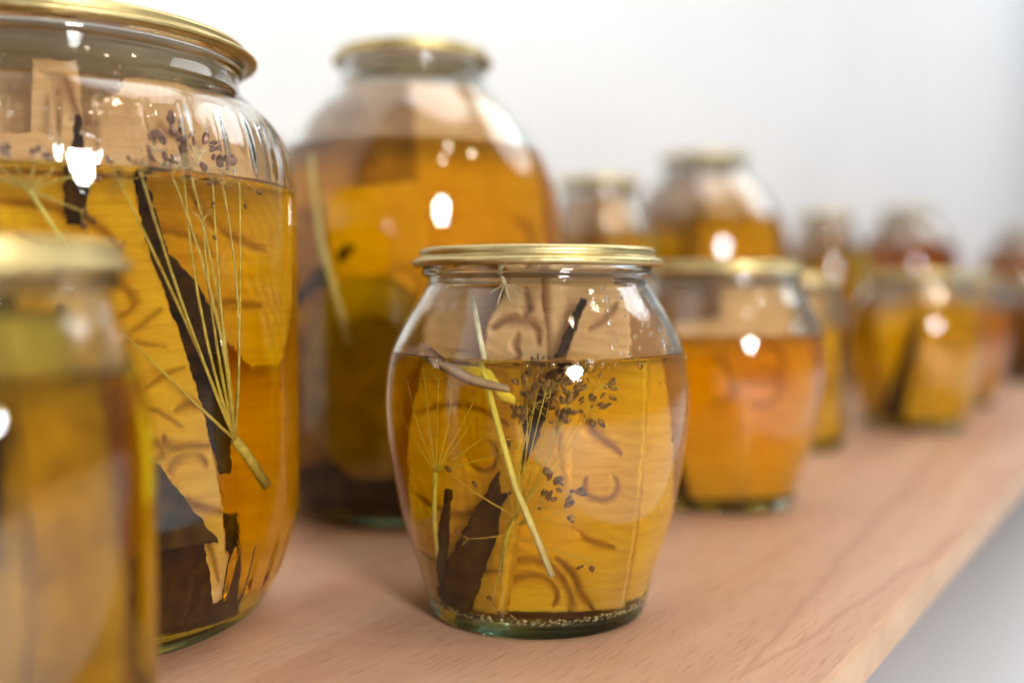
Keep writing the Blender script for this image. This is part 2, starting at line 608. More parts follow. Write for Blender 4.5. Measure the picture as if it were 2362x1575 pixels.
# ------------------------------------------------------------------ carved slice: left and right outline tables (v, u), carved lines
def seg_dist(px, py, pts):
    best, bi, bk = 1e9, 0, 0
    for k, ((ax, ay), (bx, by)) in enumerate(zip(pts[:-1], pts[1:])):
        dx, dy = bx - ax, by - ay
        L = dx * dx + dy * dy
        t = 0 if L == 0 else max(0, min(1, ((px - ax) * dx + (py - ay) * dy) / L))
        d = math.hypot(px - ax - t * dx, py - ay - t * dy)
        if d < best:
            best = d
            bi = t
            bk = k
    return best, (bk + bi) / max(1, len(pts) - 1)


def scroll(cx, cy, r0, r1, a0, a1, n=18):
    out = []
    for i in range(n + 1):
        t = i / n
        r = r0 + (r1 - r0) * t
        a = math.radians(a0 + (a1 - a0) * t)
        out.append((cx + r * math.cos(a), cy + r * math.sin(a)))
    return out


def slice_mesh(left, right, thick, lines, step=0.9, bow=0.0, seed=0, rough=0.35):
    """left/right: (v, u) outlines; lines: (points, half width, depth)"""
    v0, v1 = left[0][0], left[-1][0]
    nv = max(6, int((v1 - v0) / step))
    wmax = max(interp(right, v0 + (v1 - v0) * i / 20) - interp(left, v0 + (v1 - v0) * i / 20) for i in range(21))
    nu = max(4, int(wmax / step))
    lines = [(pts, hw * 1.25, dp * 1.35) for (pts, hw, dp) in lines]
    ang = 0.5 + 0.9 * math.sin(seed * 1.7)
    ca, sa = math.cos(ang), math.sin(ang)
    verts, faces, sco = [], [], []
    boxes = []
    for (pts, hw, dp) in lines:
        xs = [p[0] for p in pts]
        ys = [p[1] for p in pts]
        boxes.append((min(xs) - 3 * hw, max(xs) + 3 * hw, min(ys) - 3 * hw, max(ys) + 3 * hw))
    for side in (0, 1):
        for j in range(nv + 1):
            v = v0 + (v1 - v0) * j / nv
            l, r = interp(left, v), interp(right, v)
            jl = rough * mnoise.noise(Vector((v * 0.5, seed, 1.3))) * 1.6
            jr = rough * mnoise.noise(Vector((v * 0.5, seed, 7.7))) * 1.6
            for i in range(nu + 1):
                u = l + jl + (r + jr - l - jl) * i / nu
                vv = v
                if j in (0, nv):
                    vv = v + rough * 1.5 * mnoise.noise(Vector((u * 0.4, seed, 3.1)))
                d = 0.0
                s = 0.0
                if side == 0:
                    for (pts, hw, dp), bx in zip(lines, boxes):
                        if bx[0] < u < bx[1] and bx[2] < vv < bx[3]:
                            q, ta = seg_dist(u, vv, pts)
                            hh = hw * (0.5 + 0.9 * math.sin(math.pi * ta)) * (1 + 0.25 * mnoise.noise(Vector((u * 0.6, vv * 0.6, seed))))
                            k = math.exp(-(q / hh) ** 2)
                            d = max(d, dp * k)
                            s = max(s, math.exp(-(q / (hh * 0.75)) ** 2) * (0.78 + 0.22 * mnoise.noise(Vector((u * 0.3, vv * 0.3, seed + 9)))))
                    # worn arris
                    e = min(i, nu - i, j, nv - j)
                    if e == 0:
                        d += 0.35
                    if lines:
                        ph = (vv * ca + u * sa) / 3.4 + 1.6 * mnoise.noise(Vector((u * 0.05, vv * 0.05, seed + 4.0)))
                        d += 0.09 * math.sin(6.283 * ph) + 0.09
                    d += 0.22 * mnoise.noise(Vector((u * 0.12, vv * 0.12, seed)))
                    w = d
                else:
                    w = thick
                    if min(i, nu - i, j, nv - j) == 0:
                        w -= 0.35
                w += bow * ((u - (l + r) / 2) ** 2) * 0.001
                verts.append((u, w, vv))
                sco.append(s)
    n = (nu + 1) * (nv + 1)

    def ix(s, j, i):
        return s * n + j * (nu + 1) + i
    for j in range(nv):
        for i in range(nu):
            faces.append((ix(0, j, i), ix(0, j, i + 1), ix(0, j + 1, i + 1), ix(0, j + 1, i)))
            faces.append((ix(1, j, i), ix(1, j + 1, i), ix(1, j + 1, i + 1), ix(1, j, i + 1)))
    for j in range(nv):
        faces.append((ix(0, j, 0), ix(0, j + 1, 0), ix(1, j + 1, 0), ix(1, j, 0)))
        faces.append((ix(0, j, nu), ix(1, j, nu), ix(1, j + 1, nu), ix(0, j + 1, nu)))
    for i in range(nu):
        faces.append((ix(0, 0, i), ix(1, 0, i), ix(1, 0, i + 1), ix(0, 0, i + 1)))
        faces.append((ix(0, nv, i), ix(0, nv, i + 1), ix(1, nv, i + 1), ix(1, nv, i)))
    me = mesh_from('carved_slice', verts, faces)
    at = me.attributes.new('groove_brown', 'FLOAT', 'POINT')
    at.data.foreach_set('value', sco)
    return me


JK = {}


def keep_in(kind, p, gap=0.4):
    K = KINDS[kind]
    z = min(max(p[2], K['base'] + 0.9), K['zf'] + 4.0)
    lim = inner_r(kind, min(max(z, K['base'] + 3.5), K['zf'] - 0.6)) - gap - max(0.0, K['base'] + 4.5 - z) * 0.9
    r = math.hypot(p[0], p[1])
    if r > lim:
        return (p[0] * lim / r, p[1] * lim / r, z)
    return (p[0], p[1], z)


def facing(jx, jy):
    return math.atan2(-jx, jy)


def put(me, name, mat, jx, jy, loc, rot, label, cat, group):
    """loc in mm inside the jar, rot in degrees: lean (x), roll in its own plane (y), yaw (z)"""
    o = link(name, me, mat)
    o.rotation_mode = 'ZXY'
    R = Matrix.Rotation(math.radians(rot[2]), 4, 'Z') @ Matrix.Rotation(math.radians(rot[0]), 4, 'X') @ Matrix.Rotation(math.radians(rot[1]), 4, 'Y')
    o.rotation_mode = 'XYZ'
    o.matrix_world = Matrix.Translation((jx * MM, jy * MM, 0)) @ Matrix.Rotation(facing(jx, jy), 4, 'Z') @ Matrix.Translation((loc[0] * MM, loc[1] * MM, loc[2] * MM)) @ R
    kind = JK[(jx, jy)]
    Lm = Matrix.Translation((-jx * MM, -jy * MM, 0)) @ o.matrix_world
    Li = Lm.inverted()
    for vx in me.vertices:
        p = Lm @ vx.co
        q = keep_in(kind, (p.x / MM, p.y / MM, p.z / MM))
        vx.co = Li @ (Vector(q) * MM)
    me.update()
    tag(o, label, cat, group)
    return o


def tube(verts, faces, pts, r0, r1=None, seg=6):
    r1 = r0 if r1 is None else r1
    n = len(pts)
    base = len(verts)
    for i, p in enumerate(pts):
        p = Vector(p)
        t = (Vector(pts[min(i + 1, n - 1)]) - Vector(pts[max(i - 1, 0)])).normalized()
        a = t.orthogonal().normalized()
        b = t.cross(a)
        if i == 0:
            ref = a
        else:
            a = (ref - t * ref.dot(t)).normalized()
            b = t.cross(a)
            ref = a
        r = r0 + (r1 - r0) * i / max(1, n - 1)
        for k in range(seg):
            an = 2 * math.pi * k / seg
            q = p + a * (r * math.cos(an)) + b * (r * math.sin(an))
            verts.append(tuple(q))
    for i in range(n - 1):
        for k in range(seg):
            k2 = (k + 1) % seg
            faces.append((base + i * seg + k, base + i * seg + k2, base + (i + 1) * seg + k2, base + (i + 1) * seg + k))
    faces.append(tuple(base + k for k in reversed(range(seg))))
    faces.append(tuple(base + (n - 1) * seg + k for k in range(seg)))


def tube_mesh(name, pts, r0, r1=None, seg=7):
    v, f = [], []
    tube(v, f, pts, r0, r1, seg)
    return mesh_from(name, v, f)


def seed_mesh():
    if 'seed' in CACHE:
        return CACHE['seed']
    v, f = [], []
    prof = [(0, -1.0), (0.32, -0.86), (0.58, -0.5), (0.68, 0.0), (0.56, 0.5), (0.28, 0.86), (0, 1.0)]
    v, f = lathe(prof, 10, mod=lambda r, z, a: r * (1 + 0.10 * math.cos(a * 5)))
    v = [(x, y * 0.62, z) for x, y, z in v]
    me = mesh_from('seed', v, f)
    CACHE['seed'] = me
    return me


def bezier(p0, p1, p2, n=7):
    out = []
    for i in range(n + 1):
        t = i / n
        out.append(tuple((1 - t) ** 2 * a + 2 * t * (1 - t) * b + t * t * c for a, b, c in zip(p0, p1, p2)))
    return out


UK = ['barrel']


def umbel(parent, rnd, node, tips, ray_r, sub, sub_len, seeds, seed_size, up=(0, 0, 1), tipcolor='stalk', sag=0.15):
    """rays from node to each tip; at each tip a small umbellet of sub rays, some with a seed at the end"""
    nd = Vector(node)
    for tp in tips:
        tp = Vector(keep_in(UK[0], tp, 1.2))
        mid = (nd + tp) / 2 + Vector(up) * (sag * (tp - nd).length * rnd.uniform(0.3, 1.0)) * -0.3 + Vector((rnd.uniform(-1, 1), rnd.uniform(-1, 1), 0)) * 0.085 * (tp - nd).length
        link('ray', tube_mesh('ray', bezier(nd, mid, tp), ray_r, ray_r * 0.6, 6), M['stalk'], parent)
        d = (tp - nd).normalized()
        v, f = [], []
        ends = []
        for s in range(sub):
            dd = (d + Vector((rnd.gauss(0, 1), rnd.gauss(0, 0.8), rnd.gauss(0, 1))) * 0.65).normalized()
            e = Vector(keep_in(UK[0], tp + dd * sub_len * rnd.uniform(0.6, 1.1), 0.8 + seed_size * 1.2))
            dd = (e - tp).normalized() if (e - tp).length > 0.3 else dd
            tube(v, f, bezier(tp, tp + d * sub_len * 0.35, e, 4), ray_r * 0.35, ray_r * 0.25, 5)
            ends.append((e, dd))
        if v:
            link('umbellet', mesh_from('umbellet', v, f), M['stalk'], parent)
        rnd.shuffle(ends)
        for e, dd in ends[:int(round(seeds * sub))]:
            so = link('seed', seed_mesh(), M['seed'], parent)
            q = dd.to_track_quat('Z', 'Y')
            so.rotation_mode = 'QUATERNION'
            so.rotation_quaternion = q
            so.location = Vector(keep_in(UK[0], e + dd * seed_size * 0.8, seed_size * 1.15)) * MM
            k = seed_size * rnd.uniform(0.55, 1.15)
            so.scale = (k * rnd.uniform(0.75, 1.15), k * rnd.uniform(0.7, 1.2), k)


# ------------------------------------------------------------------ the setting: shelf, wall, floor
def struct(o):
    o['kind'] = 'structure'
    return o


EDGE_V, WALL_V = -81.5, -500.0
bm = bmesh.new()
x0, x1, y0, y1, th = -1500, 4200, WALL_V - 4, EDGE_V, 14
bmesh.ops.create_cube(bm, size=1)
for v in bm.verts:
    v.co = Vector(((x0 if v.co.x < 0 else x1), (y0 if v.co.y < 0 else y1), (-th if v.co.z < 0 else 0))) * MM
eds = [e for e in bm.edges if all(v.co.y > y1 * MM - 1e-6 for v in e.verts) and abs(e.verts[0].co.z - e.verts[1].co.z) < 1e-6]
bmesh.ops.bevel(bm, geom=eds, offset=0.0016, segments=3, affect='EDGES', profile=0.5)
me = bpy.data.meshes.new('shelf_board')
bm.to_mesh(me)
bm.free()
me.materials.append(M['beech'])
me.materials.append(M['beech_edge'])
for p in me.polygons:
    if p.normal.y > 0.5:
        p.material_index = 1
shelf = bpy.data.objects.new('shelf_board', me)
sc.collection.objects.link(shelf)
# local x along the board, local y towards the free edge
shelf.matrix_world = Matrix(((UX, NX, 0, 0), (UY, NY, 0, 0), (0, 0, 1, 0), (0, 0, 0, 1))) @ Matrix.Identity(4)
struct(shelf)
# keep a right-handed frame: mirror baked into the mesh
if shelf.matrix_world.determinant() < 0:
    me.flip_normals()


def quad(name, pts, mat):
    me = bpy.data.meshes.new(name)
    me.from_pydata([tuple(c * MM for c in p) for p in pts], [], [(0, 1, 2, 3)])
    return struct(link(name, me, mat))


def tv(t, v, z):
    return (t * UX + v * NX, t * UY + v * NY, z)


quad('wall', [tv(-1800, WALL_V, -800), tv(6500, WALL_V, -800), tv(6500, WALL_V, 2300), tv(-1800, WALL_V, 2300)], M['wall'])
quad('floor', [tv(-1800, WALL_V, -250), tv(-1800, 2600, -250), tv(6500, 2600, -250), tv(6500, WALL_V, -250)], M['floor'])

# ------------------------------------------------------------------ jars
GJ = 'jars of pickles along the shelf'
A = (8.6, 341)
B = (-147, 330)
C = (-50, 510)
JA = jar('barrel', 87.5, A[0], A[1], 'squat barrel jar in sharp focus with gold lid and brown seed heads inside', GJ, 0.4)
BR = brine('barrel', 87.5, A[0], A[1], 'amber brine filling the sharply focused squat jar to its shoulder')
JB = jar('ribbed', 142.0, B[0], B[1], 'big wide ribbed jar with gold lid cut by the left frame edge', GJ, 0.3)
brine('ribbed', 142.0, B[0], B[1], 'golden brine in the big wide ribbed jar on the left')
jar('three_litre', 176.0, C[0], C[1], 'tall large blurred jar standing just behind the focused squat jar', GJ, 1.0)
brine('three_litre', 176.0, C[0], C[1], 'dark amber brine in the tall large jar behind the focused jar', 'brine_deep')

FAR = [
    # kind, x, y, level, brine, jar label, short phrase, seed
    ('slim', -109.2, 205, 92, 'brine_olive_dim', 'out-of-focus slim jar nearest the camera in the lower left corner', 'the slim blurred jar in the lower left corner', 3),
    ('barrel', 108, 514, 86, 'brine_orange', 'squat barrel jar right behind the focused jar, second in the front row', 'the second squat jar of the front row', 5),
    ('slim', 199, 690, 84, 'brine', 'slim jar half hidden behind the second squat jar of the front row', 'the slim jar behind the second squat jar', 7),
    ('barrel', 320.6, 792, 97, 'brine', 'blurred squat jar with pale contents, third squat jar along the front edge', 'the third squat jar along the front edge', 8),
    ('barrel', 418, 950, 90, 'brine_dark', 'strongly blurred squat jar tucked behind the third squat jar', 'the squat jar tucked behind the third one', 11),
    ('barrel', 626, 1180, 92, 'brine_dark', 'dark brown blurred squat jar cut by the right frame edge', 'the dark squat jar at the right edge', 13),
    ('tall', 68, 790, 150, 'brine', 'blurred narrow-necked jar with pinkish contents between the two big bellied jars', 'the narrow-necked jar between the big bellied jars', 17),
    ('three_litre', 172, 900, 172, 'brine', 'blurred big-bellied tall jar right of the narrow-necked one, back row', 'the big-bellied jar of the back row', 19),
    ('tall', 360, 1150, 150, 'brine', 'blurred small-topped jar in the back row between two big-bellied jars', 'the small-topped jar further along the back row', 23),
    ('three_litre', 595, 1511, 176, 'brine_dark', 'far big-bellied brown jar near the right end of the back row', 'the far big-bellied brown jar', 29),
    ('three_litre', 1008, 1980, 176, 'brine_dark', 'farthest jar, a brown blur at the right frame edge of the back row', 'the farthest jar', 31),
]
for (kind, x, y, lev, mt, lab, ph, sd) in FAR:
    jar(kind, lev, x, y, lab, GJ, sd * 0.7)
    brine(kind, lev, x, y, 'amber brine inside ' + ph, mt)

# ------------------------------------------------------------------ carved slices
GS = 'carved slices in the jars'
GD = 'dill heads in the jars'
GBK = 'dark bark strips in the jars'


def rect(w0, w1, h0, h1):
    return [(h0, w0), (h1, w0)], [(h0, w1), (h1, w1)]


# ---- focused jar (local: x right, y away from the camera, z up)
ln = [
    (scroll(-3, 11, 8.5, 7, 205, -25, 20), 0.85, 1.6),
    (catmull([(-9, 23), (-2, 23.5), (5, 18), (8, 10), (7.5, 3)], 5), 0.95, 1.8),
    (catmull([(4, 24), (8, 19), (11, 11), (15, 5.5)], 5), 0.9, 1.7),
    (catmull([(8, 33), (13, 29.5), (20, 27)], 5), 0.7, 1.3),
    (scroll(16, 47, 5, 4.2, 150, 400, 18), 0.6, 1.1),
    (catmull([(10, 68), (14, 62), (21, 56.5)], 5), 0.85, 1.4),
    (catmull([(-17, 95), (-12, 97.5), (-6, 97), (-2, 94), (-1.5, 90)], 5), 1.0, 1.9),
    (catmull([(-8, 93), (-9, 89), (-7, 85)], 5), 0.7, 1.2),
    (catmull([(0.5, 107), (1.5, 102), (5, 98.5)], 5), 1.2, 1.9),
    (catmull([(-6, 107), (-5, 102), (-6, 99)], 5), 1.1, 1.8),
    (catmull([(24, 103), (20, 98), (15, 94.5)], 5), 0.7, 1.1),
]
me = slice_mesh([(5.5, -24), (30, -15), (60, -4), (72, -9), (86, -20), (97, -18), (108, -12), (114, -10)], [(5.5, 25), (40, 27), (70, 28), (90, 29), (104, 28), (114, 22)], 5.5, ln, 0.45, seed=2)
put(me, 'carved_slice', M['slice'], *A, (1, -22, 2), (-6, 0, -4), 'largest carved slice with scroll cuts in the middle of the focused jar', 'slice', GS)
ln = [(catmull([(-15, 40), (-4, 36), (8, 40), (14, 46)], 5), 0.8, 1.3), (scroll(4, 56, 5, 4, 60, -150, 14), 0.7, 1.2), (catmull([(-16, 22), (-2, 19), (13, 21)], 5), 0.7, 1.2),
      (catmull([(-17, 66), (-4, 70), (12, 66)], 5), 0.7, 1.2)]
me = slice_mesh([(5, -14), (30, -18), (60, -19), (84, -16)], [(5, 14), (30, 16), (60, 16), (84, 12)], 5, ln, 0.55, seed=5)
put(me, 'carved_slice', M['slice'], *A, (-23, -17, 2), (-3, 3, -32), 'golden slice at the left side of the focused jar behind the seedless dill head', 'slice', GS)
ln = [([(-10, 88), (-4, 78), (2, 72)], 0.7, 1.0)]
me = slice_mesh([(6, -8), (12, -13), (20, -15), (60, -16), (113, -14)], [(6, 6), (10, 11), (18, 16), (30, 18), (70, 18), (100, 16), (113, 10)], 5, ln, 0.9, bow=6, seed=8)
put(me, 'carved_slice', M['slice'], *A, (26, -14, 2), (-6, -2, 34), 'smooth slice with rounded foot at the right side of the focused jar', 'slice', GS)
l, r = rect(-30, 28, 6, 110)
me = slice_mesh(l, r, 4, [(scroll(0, 50, 18, 10, 0, 260, 20), 0.8, 1.0)], 1.6, seed=9)
put(me, 'carved_slice', M['slice'], *A, (-12, 16, 1), (4, 0, 12), 'slice standing at the back left of the focused jar', 'slice', GS)
l, r = rect(-24, 26, 6, 112)
me = slice_mesh(l, r, 4, [], 1.8, seed=10)
put(me, 'carved_slice', M['slice'], *A, (22, 14, 1), (2, 0, -24), 'slice standing at the back right of the focused jar', 'slice', GS)
# dark strips
me = slice_mesh([(5, -7), (25, -5.6), (50, -3.6), (80, -2.0), (112, -1.4)], [(5, 6.5), (25, 5), (50, 2.8), (80, 2.2), (112, 1.0)], 4, [], 1.2, seed=12, rough=0.4)
put(me, 'dark_strip', M['bark'], *A, (-28, -24.5, 3), (-4, 22.5, -3), 'long dark bark strip leaning across the focused jar', 'bark', GBK)
me = slice_mesh([(5, -1.6), (22, -1.7), (44, -0.7)], [(5, 1.6), (22, 1.8), (44, 0.4)], 4, [], 1.0, seed=14, rough=0.4)
put(me, 'dark_strip', M['bark'], *A, (-32.5, -24, 4), (-2, 9, -30), 'short dark strip by the left glass of the focused jar', 'bark', GBK)

rnd = random.Random(4)
d1 = empty('dill_head', (A[0] * MM, A[1] * MM, 0))
tag(d1, 'dill head with clusters of brown seeds just under the brine surface, focused jar', 'dill', GD)
node = (-7, -32, 40)
link('stalk', tube_mesh('stalk', [(-7, -32, 40), (-9.5, -31.5, 34), (-11, -31, 24)], 0.9, 0.8), M['stalk'], d1)
umbel(d1, rnd, node, [(-2, -39, 74), (3, -40, 80), (8, -40, 77), (14, -38, 73), (-6, -40, 69), (4, -41, 69), (11, -36, 82), (0, -36, 83), (7, -40, 73), (1, -41, 77), (16, -37, 79), (-4, -39, 79)], 0.24, 11, 4.2, 0.85, 1.6)
umbel(d1, rnd, (-6, -33, 38), [(2, -40, 51), (8, -40, 48), (6, -39, 43), (0, -40, 45)], 0.2, 9, 3.6, 0.8, 1.55)
umbel(d1, rnd, (-7, -33, 41), [(-14, -36, 66), (-8, -38, 58), (-24, -33, 52), (-17, -35, 47)], 0.18, 4, 4.5, 0.25, 1.4)
umbel(d1, rnd, (-9, -32, 35), [(-14.5, -33, 12), (-11, -33, 11), (-20, -31, 33), (15, -36, 27)], 0.22, 5, 3.4, 0.45, 1.6)
d2 = empty('dill_head', (A[0] * MM, A[1] * MM, 0))
tag(d2, 'seedless dill head with thin rays spreading upward at the left of the focused jar', 'dill', GD)
link('stalk', tube_mesh('stalk', [(-30, -27, 53), (-31, -26.5, 40), (-30, -20, 14)], 0.8, 1.0), M['straw'], d2)
umbel(d2, rnd, (-30, -27, 53), [(-38, -20, 78), (-33, -25, 80), (-29, -28, 80), (-25, -29, 78), (-19, -31, 74), (-14, -33, 66), (-40, -18, 68), (-8, -33, 61), (-21, -32, 66)], 0.24, 6, 4.0, 0.08, 1.3)
me = tube_mesh('straw_stem', [(-20.5, -20, 107), (-18.5, -26, 97), (-16, -33, 87), (-13, -39, 76), (-6, -42, 50), (0, -41.5, 35), (4.5, -38.5, 22.5)], 0.85, 1.1, 9)
tag(put(me, 'straw_stem', M['straw'], *A, (0, 0, 0), (0, 0, 0), '', 'stem', GD), 'pale yellow straw stem slanting across the front of the focused jar', 'stem', 'loose stems')
d3 = empty('dill_head', (A[0] * MM, A[1] * MM, 0))
tag(d3, 'tiny pale dill stub hanging under the lid of the focused jar', 'dill', GD)
link('stalk', tube_mesh('stalk', [(-12, -31, 116), (-11.2, -31.4, 113), (-10.6, -31.6, 110.8)], 0.75, 0.7), M['straw'], d3)
umbel(d3, rnd, (-10.6, -31.6, 111), [(-13, -33.5, 104), (-9, -33.5, 105), (-6, -33, 107), (-15, -32.5, 108), (-4, -33, 108.5)], 0.32, 0, 2, 0, 1)
# peel floating at the surface
pts = [(-22, -33.5, 84.5), (-17, -34, 83.5), (-13, -35.5, 82), (-10, -37, 77.5), (-6, -38, 76)]
v, f = [], []
for i, p in enumerate(pts):
    wd = (2.6, 3.0, 3.4, 3.0, 1.4)[i]
    for (a, b) in ((-1, 0), (-0.6, 0.9), (0.6, 0.9), (1, 0), (0.6, -0.9), (-0.6, -0.9)):
        v.append((p[0] + b * 0.5, p[1] + b * 0.8, p[2] + a * wd * 0.8))
for i in range(len(pts) - 1):
    for k in range(6):
        k2 = (k + 1) % 6
        f.append((i * 6 + k, i * 6 + k2, i * 6 + 6 + k2, i * 6 + 6 + k))
f += [tuple(reversed(range(6))), tuple(range(24, 30))]
put(mesh_from('peel', v, f), 'peel_piece', M['peel'], *A, (0, 0, 0), (0, 0, 0), 'bent yellow peel piece floating at the brine surface of the focused jar', 'peel', None)

# added pinkish strip in place of the light bent by the meniscus
pts = catmull([(-44, -13, 84.5), (-40.5, -24, 89.5), (-36, -31, 90.5), (-29, -37.5, 87), (-19, -43, 82.5), (-8, -46, 80)], 4)
v, f = [], []
for i, p in enumerate(pts):
    wd = 2.1 * (0.35 + 0.65 * math.sin(math.pi * (i + 1.5) / (len(pts) + 2)))
    for (a, b) in ((-1, 0), (0, 0.3), (1, 0), (0, -0.3)):
        v.append((p[0] * (1 - 0.012 * b), p[1] * (1 - 0.012 * b), p[2] + a * wd))
for i in range(len(pts) - 1):
    for k in range(4):
        k2 = (k + 1) % 4
        f.append((i * 4 + k, i * 4 + 4 + k, i * 4 + 4 + k2, i * 4 + k2))
f += [(0, 1, 2, 3), tuple(len(v) - 4 + q for q in (3, 2, 1, 0))]
put(mesh_from('meniscus_strip', v, f), 'meniscus_strip', M['meniscus_pink'], *A, (0, 0, 0), (0, 0, 0), 'thin pinkish strip standing in for the meniscus gleam at the left of the focused jar', 'peel', None)
# bubbles under the surface, against the front glass
v, f = lathe([(math.sin(math.pi * i / 10), -math.cos(math.pi * i / 10)) if 0 < i < 10 else (0, -1 if i == 0 else 1) for i in range(11)], 18)
bub = mesh_from('bubble', v, f)
for (bx, bz, br) in ((14.2, 86.0, 2.1), (10.2, 86.6, 1.1), (18, 86.3, 1.0), (7.5, 85.9, 0.8), (29.5, 85.6, 1.0), (22, 86.6, 0.7), (40.4, 62, 0.75), (40.6, 71, 0.45), (36, 80, 0.4), (-4, 86.4, 0.7), (3.5, 86.5, 0.9)):
    rr = inner_r('barrel', bz) - br - 0.25
    o = link('bubble', bub, M['bubble'], BR)
    o.location = Vector((bx, -math.sqrt(rr * rr - bx * bx), bz)) * MM
    o.scale = (br, br, br)

# condensation on the dry inner shoulder
def condensation(kind, level, ztop, jx, jy, a0, a1, n, sd, parent):
    q = random.Random(sd)
    v, f = [], []
    sv, sf = lathe([(0, -1), (0.5, -0.866), (0.866, -0.5), (1, 0), (0.866, 0.5), (0.5, 0.866), (0, 1)], 10)
    for k in range(n):
        a = math.radians(q.uniform(a0, a1))
        z = level + 2 + (ztop - level - 2) * q.random()
        r = inner_r(kind, z) - 0.05
        s = q.choice((0.25, 0.35, 0.45, 0.6, 0.85))
        rad = Vector((math.cos(a), math.sin(a), 0))
        tan = Vector((-math.sin(a), math.cos(a), 0))
        b0 = len(v)
        for (x, y, zz) in sv:
            p = rad * (r - 0.25 * s + x * s * 0.55) + tan * (y * s) + Vector((0, 0, z + zz * s * 1.25))
            p = Vector(keep_in(kind, p, 0.02))
            v.append(tuple(p))
        f += [tuple(b0 + i for i in t) for t in sf]
    o = link('condensation', mesh_from('condensation', v, f), M['droplet'], parent)
    o['kind'] = 'stuff'
    o.rotation_euler = (0, 0, -parent.rotation_euler[2])


condensation('barrel', 87.5, 110, *A, -62, -18, 70, 3, JA)
condensation('ribbed', 142.0, 172, *B, -110, -10, 60, 4, JB)

# sediment round the foot of the focused jar
rnd = random.Random(9)
v, f = [], []
ri = inner_r('barrel', 9) - 2.2
for k in range(620):
    a = rnd.uniform(0, 2 * math.pi)
    rr = ri + 0.8 - abs(rnd.gauss(0, 1.8))
    c = Vector((rr * math.cos(a), rr * math.sin(a), 5.6 + rnd.uniform(0, 1.3)))
    s = rnd.uniform(0.25, 0.85)
    b0 = len(v)
    for (dx, dy, dz) in ((1, 0, 0), (-1, 0, 0), (0, 1, 0), (0, -1, 0), (0, 0, 0.6), (0, 0, -0.6)):
        v.append((c.x + dx * s * rnd.uniform(.7, 1.2), c.y + dy * s * rnd.uniform(.7, 1.2), c.z + dz * s))
    for q in ((0, 2, 4), (2, 1, 4), (1, 3, 4), (3, 0, 4), (2, 0, 5), (1, 2, 5), (3, 1, 5), (0, 3, 5)):
        f.append(tuple(b0 + t for t in q))
se = link('sediment', mesh_from('sediment', v, f), M['sediment'])
se.location = (A[0] * MM, A[1] * MM, 0)
tag(se, 'cream sediment lying round the inside foot of the focused jar', 'sediment')
se['kind'] = 'stuff'

# ---- wide ribbed jar on the left (local frame turned to face the camera)
ln = [
    (catmull([(-2, 84), (6, 72), (16, 64), (28, 60), (37, 60)], 5), 1.1, 1.9),
    (catmull([(17, 60), (22, 52), (30, 44), (42, 39)], 5), 1.1, 1.9),
    (scroll(32, 53, 6, 4.5, 200, 20, 16), 0.9, 1.5),
    (catmull([(20, 57), (24, 58), (25, 64)], 5), 0.8, 1.4),
    (catmull([(-6, 108), (4, 111), (13, 109), (18, 103), (14, 98)], 5), 0.85, 1.5),
    (catmull([(-8, 97), (4, 99), (5, 90), (7, 82)], 5), 0.8, 1.4),
    (catmull([(-18, 131), (-2, 129), (8, 125), (15, 118)], 5), 0.9, 1.6),
    (catmull([(10, 88), (18, 95), (25, 101)], 5), 0.55, 0.9),
    (catmull([(20, 78), (26, 82), (31, 84)], 5), 0.6, 1.0),
    (catmull([(28, 71), (32, 73), (35, 72)], 5), 0.9, 1.4),
    (catmull([(-10, 122), (-2, 118), (2, 112)], 5), 0.6, 1.0),
    (catmull([(8, 100), (16, 92), (26, 90)], 5), 0.5, 0.9),
    (catmull([(14, 74), (22, 72), (30, 66)], 5), 0.5, 0.9),
    (catmull([(16, 120), (10, 114), (12, 106)], 5), 0.6, 1.0),
    (catmull([(36, 34), (38, 27), (40, 20)], 5), 0.6, 1.0),
]
me = slice_mesh([(13, 39), (34, 35), (49, 27), (60, 18), (70, 9), (80, 0), (92, -14), (104, -20), (138, -22)], [(13, 42), (19, 42.5), (43, 41), (68, 36.5), (93, 30), (118, 22), (138, 18)], 6, ln, 0.6, seed=21)
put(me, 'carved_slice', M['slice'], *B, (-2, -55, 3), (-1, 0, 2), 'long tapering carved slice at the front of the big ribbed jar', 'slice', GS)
ln = [(catmull([(28, 103), (38, 105), (49, 104)], 5), 0.9, 1.5), (catmull([(16, 134), (22, 128), (30, 126), (36, 120)], 5), 0.7, 1.2), (catmull([(30, 140), (36, 130), (46, 124), (51, 122)], 5), 0.8, 1.3),
      (catmull([(20, 150), (28, 147), (36, 150)], 5), 0.9, 1.5), (catmull([(22, 166), (28, 160), (36, 158)], 5), 0.9, 1.5), (catmull([(22, 118), (26, 112), (32, 108)], 5), 0.6, 1.0)]
me = slice_mesh([(84, 46), (92, 40), (104, 31), (112, 24), (122, 10), (140, 3), (160, 8), (176, 20)], [(84, 56), (100, 62), (130, 64), (150, 60), (164, 46), (176, 35)], 6, ln, 0.9, seed=23, rough=0.7)
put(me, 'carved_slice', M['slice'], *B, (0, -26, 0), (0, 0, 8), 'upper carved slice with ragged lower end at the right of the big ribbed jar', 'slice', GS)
ln = [(scroll(-18, 100, 14, 12, 30, 160, 16), 0.8, 1.3), (catmull([(-36, 130), (-20, 126), (-4, 132)], 5), 0.8, 1.3), (catmull([(-36, 60), (-20, 66), (-6, 62)], 5), 0.8, 1.3), (catmull([(-6, 172), (0, 170), (2, 164), (6, 156)], 5), 0.9, 1.5)]
me = slice_mesh([(30, -44), (60, -48), (140, -48), (150, -40), (156, -9), (177, -8)], [(30, 0), (60, 4), (140, 8), (150, 8), (156, 6), (177, 4)], 6, ln, 1.0, seed=25)
put(me, 'carved_slice', M['slice'], *B, (0, -32, 0), (0, 0, -6), 'slice with a narrow upper tab at the left of the big ribbed jar', 'slice', GS)
